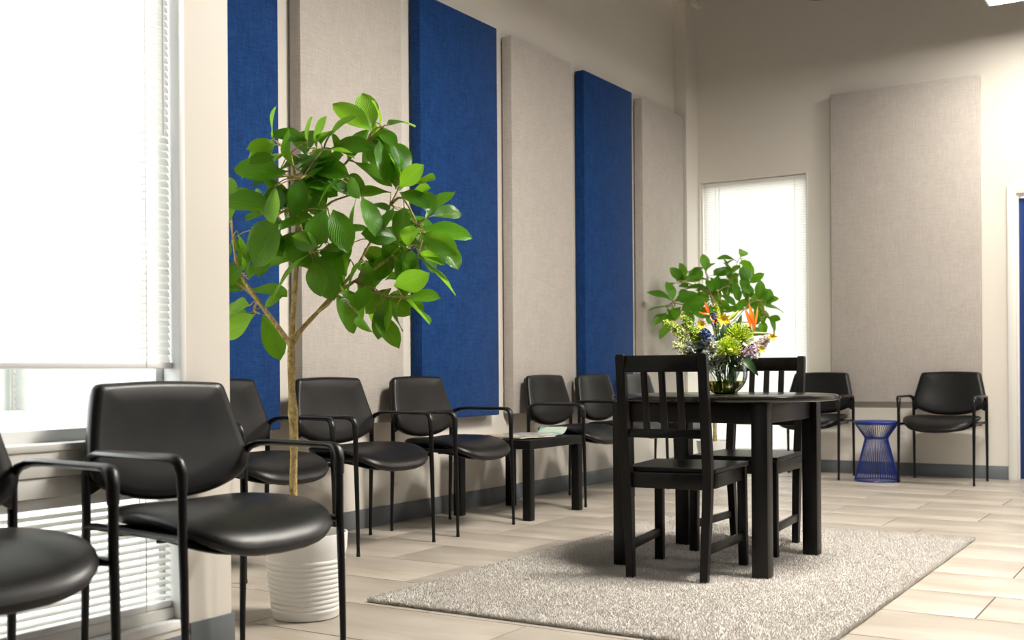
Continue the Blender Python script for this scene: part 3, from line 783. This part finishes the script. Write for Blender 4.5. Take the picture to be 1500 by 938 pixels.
LEAVES_FAR=[(203,27,1698,213,116,1772),(96,175,1702,-23,183,1726),(228,-27,1669,304,-62,1621),(130,220,1641,190,175,1551),(169,212,1667,210,156,1556),(67,169,1587,85,97,1680),(65,189,1584,135,151,1645),(-43,85,1582,72,74,1617),(31,-64,1558,53,20,1651),(-77,28,1599,-85,23,1719),(-122,101,1646,-166,-9,1635),(-92,118,1636,-43,66,1681),(-248,-58,1524,-303,-10,1599),(-268,-1,1529,-208,-47,1591),(-291,-8,1520,-325,-112,1534),(-220,-39,1529,-117,25,1602),(-172,7,1544,-59,3,1559),(-196,-83,1467,-85,-96,1508),(-257,-87,1494,-185,-124,1499),(-230,-280,1367,-347,-353,1450),(-238,-240,1370,-250,-247,1498),(-234,-236,1360,-112,-160,1421),(-264,-226,1328,-387,-303,1314),(-296,-120,1325,-250,-174,1253),(-352,-113,1283,-389,-219,1228),(-220,-305,1191,-277,-366,1099),(-203,-286,1186,-154,-338,1122),(-350,-116,1322,-326,-18,1283),(-62,53,1455,-151,80,1481),(-34,71,1445,-15,0,1528),(10,14,1449,36,-52,1516),(91,-91,1407,195,-110,1376),(-57,77,1407,-186,-4,1393),(-136,42,1409,-135,-40,1441),(23,-122,1375,-133,-220,1345),(-14,72,1386,82,49,1319),(-22,68,1377,5,138,1284),(39,91,1288,135,69,1310),(-2,149,1536,68,110,1446),(105,123,1538,135,142,1413),(185,58,1530,262,23,1463),(144,192,1473,164,287,1404),(264,58,1498,353,34,1553),(219,153,1391,261,97,1458),(276,242,1374,302,202,1490),(271,286,1376,331,240,1444),(228,321,1370,130,229,1348),(246,298,1339,191,181,1314),(322,239,1362,399,205,1393),(383,79,1314,464,213,1317),(321,141,1233,293,41,1200),(273,335,1222,296,267,1125),(334,304,1239,364,405,1147),(323,307,1239,412,280,1225),(257,70,1166,351,45,1132),(80,96,1548,158,63,1562),(-22,147,1566,-57,208,1529),(-115,16,1339,-53,-28,1283),(-103,-161,1311,-33,-199,1256),(-221,-78,1300,-140,-110,1254),(-29,6,1374,-108,36,1284),(-18,187,1461,-28,98,1393),(101,40,1485,92,-48,1531),(110,232,1575,48,276,1517),(241,148,1418,300,103,1444),(235,330,1301,312,295,1276),(-42,-58,1534,19,-102,1476),(-225,-162,1392,-209,-70,1448),(-197,143,1584,-270,181,1644),(-26,-10,1345,4,-74,1233),(-1,195,1467,-71,234,1554),(-99,150,1465,-38,106,1517),(167,245,1435,202,349,1365),(270,311,1288,231,205,1321),(-36,233,1556,-71,129,1492),(-359,72,1341,-364,-14,1418),(260,121,1437,260,38,1510),(-356,-19,1293,-357,-96,1199),(87,218,1533,96,140,1450),(202,318,1320,287,293,1243),(164,283,1690,208,228,1603),(-92,224,1378,-73,318,1322),(6,282,1595,32,216,1686),(5,189,1455,79,153,1513),(223,384,1336,108,389,1354),(186,332,1383,276,305,1339),(-51,139,1471,-78,205,1411),(101,307,1456,190,280,1462),(-249,37,1507,-251,-48,1568),(-60,257,1564,-24,197,1482),(30,237,1538,-24,121,1512),(-385,-47,1329,-373,43,1377),(23,200,1565,72,313,1593),(-166,121,1439,-175,33,1343),(204,367,1349,173,430,1436),(-316,28,1382,-198,19,1385),(-304,61,1550,-327,-36,1619),(127,83,1495,89,-24,1532),(281,232,1242,256,134,1187),(48,169,1550,26,238,1627),(167,300,1447,237,260,1485),(-74,139,1459,-117,30,1467),(-78,133,1473,-139,13,1491),(199,275,1492,180,180,1541),(-150,-120,1313,-48,-139,1267),(-283,89,1569,-259,22,1643),(90,308,1679,125,413,1686),(-110,213,1462,-155,103,1434),(109,251,1467,131,182,1398),(240,393,1356,320,361,1398),(336,241,1320,375,193,1412),(79,214,1560,60,284,1487),(87,191,1699,8,225,1669),(110,67,1314,139,168,1324),(-319,45,1553,-230,19,1554),(-248,-140,1525,-278,-76,1623),(-290,17,1334,-317,-82,1250),(-16,-9,1528,-39,59,1435),(222,343,1392,320,321,1349)]
BRANCH_LEFT=[[(-36,-20,391),(-33,-18,613),(-39,-22,800),(-39,-21,924)],
[(-39,-21,924),(-113,-32,1012),(-173,-46,1084),(-249,-58,1189),(-266,-69,1302)],
[(-173,-46,1084),(-243,-31,1126),(-303,-45,1162),(-344,-47,1188)],
[(-39,-21,924),(-18,-32,1056),(2,-43,1147),(15,-46,1238),(12,-48,1377),(9,-50,1492),(-18,-44,1577)],
[(-37,-20,929),(-13,-5,975),(32,35,1041),(74,73,1099),(127,118,1147),(238,175,1225)],
[(74,73,1099),(127,118,1187),(172,157,1293),(220,199,1412),(265,204,1485)],
[(15,-46,1238),(19,15,1313),(45,66,1406),(76,109,1437),(124,139,1453)],
[(19,15,1313),(25,89,1475),(71,153,1575),(125,199,1648),(166,225,1689)],
[(25,89,1475),(44,90,1544),(43,53,1593)],
[(220,199,1412),(269,206,1433),(318,225,1337)],
[(238,175,1225),(274,197,1239),(330,209,1264)],
[(32,35,1041),(87,22,1061),(124,21,1094)],
[(127,118,1147),(238,128,1096),(316,141,1084)],
[(12,-48,1377),(61,-65,1279),(100,-76,1230)],
[(12,-48,1377),(10,-109,1370),(12,-143,1347)],
[(9,-50,1492),(69,-72,1487),(73,-93,1475)],
[(318,225,1337),(334,235,1313),(329,209,1229)],
[(-18,-44,1577),(-72,-42,1618),(-88,-52,1630)],
[(-173,-46,1084),(-205,-31,1051),(-203,-6,1040)]]
BRANCH_FAR=[[(-4,2,284),(-2,2,528),(4,6,846),(6,7,1111)],
[(6,7,1111),(-41,14,1218),(-184,-52,1327),(-296,-122,1365)],
[(-184,-52,1327),(-232,-141,1245),(-277,-169,1203)],
[(6,7,1111),(-2,2,1323),(-17,-42,1427),(-30,-62,1558),(-40,-80,1594)],
[(-17,-42,1427),(-134,-33,1486),(-228,-79,1530)],
[(6,7,1111),(42,89,1325),(78,147,1540),(124,176,1674),(142,187,1711)],
[(42,89,1325),(44,-28,1425),(53,-22,1451)],
[(6,7,1111),(128,84,1216),(242,120,1346),(312,140,1370)],
[(128,84,1216),(223,202,1206),(322,264,1259)],
[(242,120,1346),(209,169,1482),(206,192,1526)],
[(78,147,1540),(116,194,1568),(139,209,1606)],
[(-17,-42,1427),(54,-81,1343),(89,-59,1327)],
[(223,202,1206),(304,253,1227)]]


def leaf_mesh(droop, fold, width, seed, mat):
    """obovate leaf of length 1 along +Y, face up +Z"""
    rnd = random.Random(seed); NV, NU = 9, 4
    vs = []; fs = []; uv = []
    for i in range(NV + 1):
        v = i / NV
        if v < .06: hw = .012 + .05 * v
        else:
            s = (v - .06) / .94
            hw = width * (math.sin(PI * min(1, s) ** .86) ** .68) * (.55 + .50 * s) if s < 1 else 0
        hw = max(hw, .006)
        zc = -droop * v * v
        for j in range(NU + 1):
            u = j / NU * 2 - 1
            x = u * hw
            z = zc + fold * abs(u) * hw * 1.3 + .018 * math.sin(v * 9 + u * 2 + seed) * abs(u)
            vs.append((x, v * (1 - .12 * droop), z)); uv.append((j / NU, v))
    for i in range(NV):
        for j in range(NU):
            a = i * (NU + 1) + j
            fs.append((a, a + 1, a + NU + 2, a + NU + 1))
    me = MB().add(vs, fs, True).mesh('leaf', mat)
    ul = me.uv_layers.new(name='UVMap')
    for lp in me.loops: ul.data[lp.index].uv = uv[lp.vertex_index]
    return me
LV = [leaf_mesh(d, f, w, i, M_LEAF1) for i, (d, f, w) in enumerate([(.10, .22, .31), (.26, .18, .33), (.42, .15, .32), (.04, .32, .30)])]
LY = [leaf_mesh(d, f, w, i + 9, M_LEAF2) for i, (d, f, w) in enumerate([(.12, .22, .31), (.30, .18, .32)])]

def potted_tree(loc, leaves, branches, r0, label, seed, yellow, view):
    rnd = random.Random(seed)
    t = empty('potted_tree', loc, 0, label, 'plant')
    prof = [(0, 0), (.104, 0), (.111, .004), (.113, .012)]
    for k in range(11):
        z = .028 + k * .0165
        r = .113 + (.143 - .113) * z / .285
        prof += [(r - .0012, z - .005), (r + .0014, z), (r + .0014, z + .006), (r - .0012, z + .010)]
    prof += [(.1405, .235), (.143, .283), (.1425, .287), (.138, .288), (.135, .284), (.128, .20), (0, .20)]
    MB().lathe(prof, 56).build('pot', M_POT, t)
    MB().lathe([(0, .247), (.06, .251), (.1305, .244)], 32).build('soil', M_SOIL, t)
    prev = None
    for bi, b in enumerate(branches):
        pts = [Vector(p) / 1000 for p in b]
        if bi == 0:
            base = pts[0]
            pts = [Vector((0, 0, .24)), Vector((base.x * .4, base.y * .4, .33)), *pts]
        # smooth and roughen
        q = []
        for i in range(len(pts) - 1):
            n = 5 if bi == 0 else 3
            for k in range(n):
                f = k / n
                p0 = pts[max(i - 1, 0)]; p1 = pts[i]; p2 = pts[i + 1]; p3 = pts[min(i + 2, len(pts) - 1)]
                q.append(.5 * ((2 * p1) + (p2 - p0) * f + (2 * p0 - 5 * p1 + 4 * p2 - p3) * f * f + (3 * p1 - p0 - 3 * p2 + p3) * f ** 3))
        q.append(pts[-1])
        n = len(q)
        if bi == 0: ra, rb = r0, r0 * .72
        elif bi in (1, 3, 4): ra, rb = r0 * .62, r0 * .26
        else: ra, rb = r0 * .36, r0 * .16
        amp = .10 if bi < 5 else .05
        rad = [(ra + (rb - ra) * i / (n - 1)) * (1 + rnd.uniform(-amp, amp * 1.4)) for i in range(n)]
        if bi == 0:
            for k in (n // 3, 2 * n // 3): rad[k] *= 1.28
        MB().tube(q, rad, 12 if bi < 5 else 7).build('trunk' if bi == 0 else 'branch', M_BARK, t)
    nodes = [Vector(p) / 1000 for b in branches[1:] for p in b]
    tw = MB()
    for i, L in enumerate(leaves):
        P = Vector(L[:3]) / 1000; Q = Vector(L[3:]) / 1000
        d = Q - P; ln = d.length; d.normalize()
        up = Vector((0, 0, 1)) * rnd.uniform(.2, .8) + view * rnd.uniform(.3, 1.2) + Vector((rnd.gauss(0, .35), rnd.gauss(0, .35), rnd.gauss(0, .2)))
        nz = (up - d * up.dot(d)).normalized(); sx = d.cross(nz)
        ye = i in yellow
        me = rnd.choice(LY if ye else LV)
        o = link('leaf', me, None, t)
        ln = max(ln, .08) * (1.12 if r0 < 1 and loc[1] < 5 else 1.28); wdt = rnd.uniform(.92, 1.1) * max(ln, .10) * 1.05
        m = Matrix((( *(sx * wdt), 0), (*(d * ln), 0), (*(nz * ln), 0), (0, 0, 0, 1))).transposed()
        m.translation = P
        o.matrix_local = m
        # petiole to the nearest branch point
        nb = min(nodes, key=lambda p: (p - P).length)
        if (nb - P).length < .14:
            mid = (nb + P) / 2 + Vector((0, 0, .006))
            tw.tube([nb, mid, P, P + d * ln * .08], [.0026, .0022, .0018, .0012], 5, cap=False)
    S(tw.build('twigs', M_BARK, t), kind='stuff')
    return t
potted_tree((-2.63, 2.87, 0), LEAVES_LEFT, BRANCH_LEFT, .0165, 'tall leafy plant in a ribbed white pot beside the window wall corner', 4,
            {0, 1, 2, 8, 9, 62, 63, 64, 72, 65}, Vector((.5, -.8, .2)))
potted_tree((-3.27, 8.20, 0), LEAVES_FAR, BRANCH_FAR, .0165, 'leafy plant in a white pot before the bright far window, behind the flowers', 8,
            {0, 2}, Vector((.4, -.9, .2)))

# ------------------------------------------------------------------ vase and flowers
VX, VY = -1.79, 4.60
R_ = Vector((math.cos(math.radians(32)), math.sin(math.radians(32)), 0)); F_ = Vector((-R_.y, R_.x, 0))
def bq(i, j, k=0):
    """bouquet grid: 2.95 mm steps to the right, up from the vase belly and to the back"""
    g = .00295
    return R_ * (i * g) + F_ * (k * g) + Vector((0, 0, .0955 + j * g))
vase = empty('vase', (VX, VY, TZ + .0005), 0, 'round clear glass bowl vase half full of yellowish water on the round table', 'vase')
ro = .0985; zc = .0935
outp = []; inn = []
for k in range(25):
    q = -PI / 2 + .42 + (PI - .42 - .62) * k / 24
    outp.append((ro * math.cos(q), zc + ro * .99 * math.sin(q)))
z0 = outp[0][1]
outp = [(0, z0), *outp]
outp = [(r, z - z0) for r, z in outp]
inn = [((ro - .003) * math.cos(-PI / 2 + .46 + (PI - .46 - .62) * k / 24), zc - z0 + (ro - .003) * .99 * math.sin(-PI / 2 + .46 + (PI - .46 - .62) * k / 24)) for k in range(24, -1, -1)]
inn.append((0, inn[-1][1]))
MB().lathe(outp + inn, 56).build('bowl', M_GLASS, vase)
wz = .056
wat = [(0, inn[-2][1] + .0006)]
for r, z in reversed(inn[:-1]):
    if z < wz: wat.append((r - .0006, z + (.0006 if z < .02 else 0)))
rr = math.sqrt(max(0, (ro - .003) ** 2 - ((wz - (zc - z0)) / .99) ** 2))
wat += [(rr - .0006, wz), (0, wz)]
MB().lathe(wat, 56).build('water', M_WATER, vase)

def pm(name, c, r=.6): return plain(name, c, r)
M_STEM = pm('flower_stem', (.08, .20, .02)); M_STEMD = pm('stem_brown', (.16, .10, .03))
M_ORNG = pm('petal_orange', (.85, .16, .008), .45); M_PALE = pm('petal_tip_pale', (.80, .62, .30), .5)
M_GRN = pm('pincushion_green', (.36, .50, .015)); M_GRN2 = pm('pincushion_tip', (.56, .66, .04)); M_GOLD = pm('goldenrod', (.40, .50, .03)); M_FERN = pm('fern_green', (.045, .13, .025)); M_YEL = pm('petal_yellow', (.82, .56, .01))
M_BLU = pm('floret_blue', (.05, .08, .24)); M_SILV = pm('silver_floret', (.52, .56, .50)); M_PINK = pm('floret_pink', (.66, .48, .52)); M_CREAM = pm('floret_cream', (.66, .66, .42))
M_DLEAF = pm('bouquet_leaf', (.018, .060, .014), .4); M_SPATHE = pm('spathe_green', (.20, .26, .07), .45); M_PURP = pm('petal_violet', (.06, .03, .20), .5)
GF = 'flowers in the glass bowl'
def flower(name, label, cat='flower', group=GF):
    return empty(name, (VX, VY, TZ + .001), 0, label, cat, group)
def stem(t, tip, foot, mat=M_STEM, r=.0028, bend=None):
    tip = Vector(tip); foot = Vector(foot)
    neck = bend if bend is not None else Vector((tip.x * .30, tip.y * .30, .150))
    pts = []
    for k in range(9):
        f = k / 8
        pts.append(foot * (1 - f) ** 2 + neck * 2 * f * (1 - f) + tip * f * f)
    MB().tube(pts, [r] * 9, 7).build('stem', mat, t)
    return pts
rf = random.Random(21)
def foot(): 
    q = rf.uniform(0, 2 * PI); r = rf.uniform(.008, .050)
    return Vector((r * math.cos(q), r * math.sin(q), .014))
def petal(m, p0, p1, w, bow=.1, nrm=None, n=6):
    """flat pointed petal with a little thickness from p0 to p1"""
    p0 = Vector(p0); p1 = Vector(p1); d = p1 - p0; L = d.length; d.normalize()
    nrm = Vector(nrm if nrm is not None else -F_); nz = (nrm - d * nrm.dot(d)).normalized(); sx = d.cross(nz)
    vs = []; fs = []
    for i in range(n + 1):
        f = i / n; hw = w * math.sin(PI * (f * .93 + .05)) ** .8
        c = p0 + d * L * f + nz * bow * L * math.sin(PI * f)
        vs += [c - sx * hw + nz * hw * .35, c, c + sx * hw + nz * hw * .35, c - nz * .0012]
    for i in range(n):
        a = i * 4
        for q in range(4): fs.append((a + q, a + (q + 1) % 4, a + 4 + (q + 1) % 4, a + 4 + q))
    m.add(vs, fs, True)
    return m

def bird(label, base, beak, tips, beak_mat=M_SPATHE):
    t = flower('bird_of_paradise', label)
    stem(t, bq(*base), foot(), r=.0035)
    b0 = bq(*base); b1 = bq(*beak)
    MB().tube([b0 - (b1 - b0) * .12, b0, b0.lerp(b1, .35), b0.lerp(b1, .75), b1], [.003, .008, .0095, .0055, .001], 9).build('spathe', beak_mat, t)
    s = b0.lerp(b1, .3) + Vector((0, 0, .006))
    for tip, mat, w in tips:
        petal(MB(), s, bq(*tip), w * 1.25, .04).build('petal', mat, t)
bird('orange bird of paradise bloom standing tall at the right of the bouquet', (32, 55, -8), (64, 55, -16),
     [((36, 99, -6), M_ORNG, .0085), ((29, 92, -8), M_ORNG, .0075), ((32, 84, -12), M_ORNG, .007), ((49, 96, -4), M_ORNG, .0035), ((37, 70, -14), M_PALE, .006)])
bird('orange bird of paradise bloom at the top left of the bouquet', (-14, 80, 2), (-38, 88, -4),
     [((-28, 103, 0), M_ORNG, .006), ((-30, 96, 2), M_ORNG, .0055), ((-37, 87, -6), M_ORNG, .0045), ((-13, 68, -10), M_ORNG, .006), ((-8, 76, -10), M_ORNG, .005), ((-20, 84, -8), M_PURP, .0035), ((-14, 85, -10), M_PURP, .003)])

def pincushion(label, c, rad, n, seed, eye=False):
    t = flower('pincushion_flower', label)
    r2 = random.Random(seed); C0 = bq(*c)
    pts = stem(t, C0, foot(), r=.0032)
    ax = (C0 - pts[-2]).normalized()
    MB().lathe([(0, -.012), (.010, -.008), (.014, 0), (.010, .010), (0, .014)], 14, tuple(C0)).build('flower_core', M_GRN, t)
    a = MB(); b = MB()
    for k in range(n):
        z = 1 - 1.55 * (k + .5) / n; q = k * 2.39996; s = math.sqrt(max(0, 1 - z * z))
        d = Vector((s * math.cos(q), s * math.sin(q), z))
        d = (d + Vector((0, 0, .15)) + Vector((r2.gauss(0, .1), r2.gauss(0, .1), r2.gauss(0, .1)))).normalized()
        L = rad * r2.uniform(.86, 1.05)
        e = C0 + d * L + Vector((r2.gauss(0, .003), r2.gauss(0, .003), .004))
        a.tube([C0 + d * .008, C0 + d * L * .6, e], [.0012, .0011, .0009], 4, cap=False)
        b.lathe([(0, -.0022), (.0022, 0), (0, .0026)], 5, tuple(e))
    S(a.build('filaments', M_GRN, t), kind='stuff'); S(b.build('filament_tips', M_GRN2, t), kind='stuff')
    if eye: MB().lathe([(0, -.010), (.011, -.004), (.012, .004), (.006, .010), (0, .011)], 14, tuple(C0 - F_ * rad * .92)).build('flower_eye', M_GRN2, t)
pincushion('larger bright green spiky pincushion bloom at the front right of the bouquet', (20, 48, -10), .064, 330, 2)
pincushion('lower green spiky pincushion bloom with a pale centre above the vase rim', (1, 30, -24), .056, 300, 3, True)

def spray(name, label, tip, spread, n, mat, seed, size=.0042, mat2=None, smat=M_STEM, group=GF, fl=.55, cat='flower', round_=False):
    """branching stem with clustered florets"""
    t = flower(name, label, cat, group); r2 = random.Random(seed)
    T = bq(*tip); pts = stem(t, T, foot(), smat, .0018)
    tw = MB(); fm = MB(); fm2 = MB()
    n = int(n * 1.7); spread *= 1.18; size *= 1.3
    for k in range(n):
        f = fl + (1 - fl) * r2.random() ** .8
        i = f * 8; a = pts[min(7, int(i))].lerp(pts[min(8, int(i) + 1)], i - int(i))
        d = Vector((r2.gauss(0, 1), r2.gauss(0, 1), r2.gauss(.2, .9))).normalized()
        e = a + d * spread * (r2.random() ** .6) * (1.25 - .75 * (f - fl) / (1 - fl))
        if k % 3 == 0: tw.tube([a - (pts[-1] - pts[-2]) * .4, a.lerp(e, .5), e], [.0009, .0008, .0006], 4, cap=False)
        m = fm2 if (mat2 and r2.random() < .3) else fm
        if round_: m.lathe([(0, -size), (size * .9, -size * .3), (size * .9, size * .4), (0, size)], 6, tuple(e))
        else:
            for q in range(4):
                v = Vector((r2.gauss(0, 1), r2.gauss(0, 1), r2.gauss(.3, 1))).normalized()
                w = v.orthogonal().normalized() * size * .42
                m.add([e - w * .3, e + v * size * .6 + w, e + v * size * 1.5, e + v * size * .6 - w], [(0, 1, 2, 3)])
    S(tw.build('twigs', smat, t), kind='stuff')
    S(fm.build('florets', mat, t), kind='stuff')
    if mat2: S(fm2.build('pale_florets', mat2, t), kind='stuff')
    return t
spray('goldenrod_spray', 'yellow-green goldenrod spray reaching farthest out at the left of the bouquet', (-82, 74, 6), .030, 150, M_GOLD, 31, .0052, M_CREAM, fl=.62)
spray('goldenrod_spray', 'tall yellow-green goldenrod spray at the upper left of the bouquet', (-58, 80, 10), .036, 210, M_GOLD, 32, .0052, M_STEM, fl=.5)
spray('goldenrod_spray', 'yellow-green goldenrod spray below the left orange bloom', (-47, 62, -12), .042, 260, M_GOLD, 33, .0050, M_STEM, fl=.5)
spray('goldenrod_spray', 'slim yellow-green goldenrod spray at the top middle of the bouquet', (-10, 100, 10), .016, 70, M_GOLD, 34, .0050, fl=.72)
spray('cream_spray', 'pale cream spray low at the left end of the bouquet', (-74, 40, -6), .030, 130, M_CREAM, 35, .0048, M_GOLD, fl=.68)
spray('thistle_spray', 'dark blue berry-like thistle spray at the left front of the bouquet', (-36, 57, -26), .034, 60, M_BLU, 36, .0046, fl=.75, round_=True)
spray('thistle_spray', 'small blue thistle spray beside the left orange bloom', (-17, 84, -12), .014, 18, M_BLU, 37, .0036, fl=.85, round_=True)
spray('silver_spray', 'silvery white feathery spray left of the green blooms', (-26, 44, -24), .036, 230, M_SILV, 38, .0054, M_CREAM, fl=.48)
spray('silver_spray', 'silvery white feathery spray hanging low over the vase rim', (-32, 26, -26), .034, 230, M_SILV, 39, .0054, M_DLEAF, fl=.45)
spray('silver_spray', 'silvery grey spray in the shade at the left of the vase', (-54, 36, -14), .036, 200, M_SILV, 40, .0050, M_DLEAF, fl=.5)
spray('waxflower_spray', 'pale pink waxflower spray reaching out at the right of the bouquet', (62, 46, -10), .032, 190, M_PINK, 41, .0048, M_CREAM, M_STEMD, fl=.6)
spray('waxflower_spray', 'pale pink waxflower spray low at the right of the green blooms', (42, 34, -16), .030, 170, M_PINK, 42, .0048, M_PURP, M_STEMD, fl=.58)

spray('greenery_spray', 'dark green filler foliage in the middle of the bouquet above the vase mouth', (-6, 46, 0), .040, 220, M_FERN, 43, .0070, M_STEM, fl=.5)
spray('greenery_spray', 'green filler foliage at the left of the bouquet above the vase mouth', (-30, 40, 4), .040, 200, M_FERN, 44, .0070, M_STEM, fl=.5)
spray('greenery_spray', 'green filler foliage at the right of the bouquet under the pink sprays', (24, 36, 4), .036, 170, M_FERN, 45, .0070, M_STEM, fl=.5)
def lily(label, c, rad, n, seed, mat=M_YEL):
    t = flower('yellow_lily', label); r2 = random.Random(seed); C0 = bq(*c)
    stem(t, C0, foot(), r=.002)
    for k in range(n):
        q = 2 * PI * k / n + r2.uniform(-.2, .2)
        d = (R_ * math.cos(q) + Vector((0, 0, 1)) * math.sin(q) - F_ * .5).normalized()
        petal(MB(), C0, C0 + d * rad * r2.uniform(.8, 1.1), rad * .22, .12).build('petal', mat, t)
lily('ragged yellow flower at the top middle of the bouquet', (-3, 76, -8), .034, 9, 51)
lily('yellow flower below the left orange bloom', (-38, 68, -24), .028, 8, 52)
lily('small yellow flower at the far right tip of the pink spray', (66, 50, -18), .024, 6, 53)
lily('small yellow flower low on the pink spray', (50, 32, -22), .020, 6, 54)
t = flower('lily_bud', 'closed yellow-green lily bud slanting right at the top of the bouquet')
stem(t, bq(8, 76, 0), foot(), r=.002)
MB().tube([bq(8, 76, 0), bq(12, 80, 0), bq(17, 85, 0), bq(22, 90, 0)], [.003, .0085, .007, .001], 9).build('bud', M_GOLD, t)
GL = 'leaves in the bouquet'
def bleaf(label, p0, p1, w, bow=.15, mat=M_DLEAF):
    t = flower('bouquet_leaf', label, 'leaf', GL)
    stem(t, bq(*p0), foot(), r=.002)
    petal(MB(), bq(*p0), bq(*p1), w, bow, n=8).build('leaf_blade', mat, t)
bleaf('long dark green leaf drooping over the right side of the vase', (22, 22, -12), (43, -6, -30), .017, .22)
bleaf('dark leaf in the middle of the bouquet behind the green blooms', (0, 40, 0), (6, 74, 6), .028, .1)
bleaf('dark leaf below the right orange bloom', (20, 52, 4), (44, 64, 10), .022, .12)
bleaf('dark leaf under the blue thistles', (-22, 26, -8), (-58, 26, -16), .020, .12)
bleaf('dark leaf behind the blue thistles', (-20, 40, 4), (-34, 66, 8), .026, .12)
bleaf('narrow blue-green leaf standing beside the right orange bloom', (18, 58, 4), (27, 84, 6), .010, .05)
bleaf('dark leaf at the back right of the bouquet', (14, 46, 10), (22, 74, 14), .026, .1)
bleaf('dark leaf at the back left of the bouquet', (-30, 44, 10), (-48, 62, 14), .026, .1)
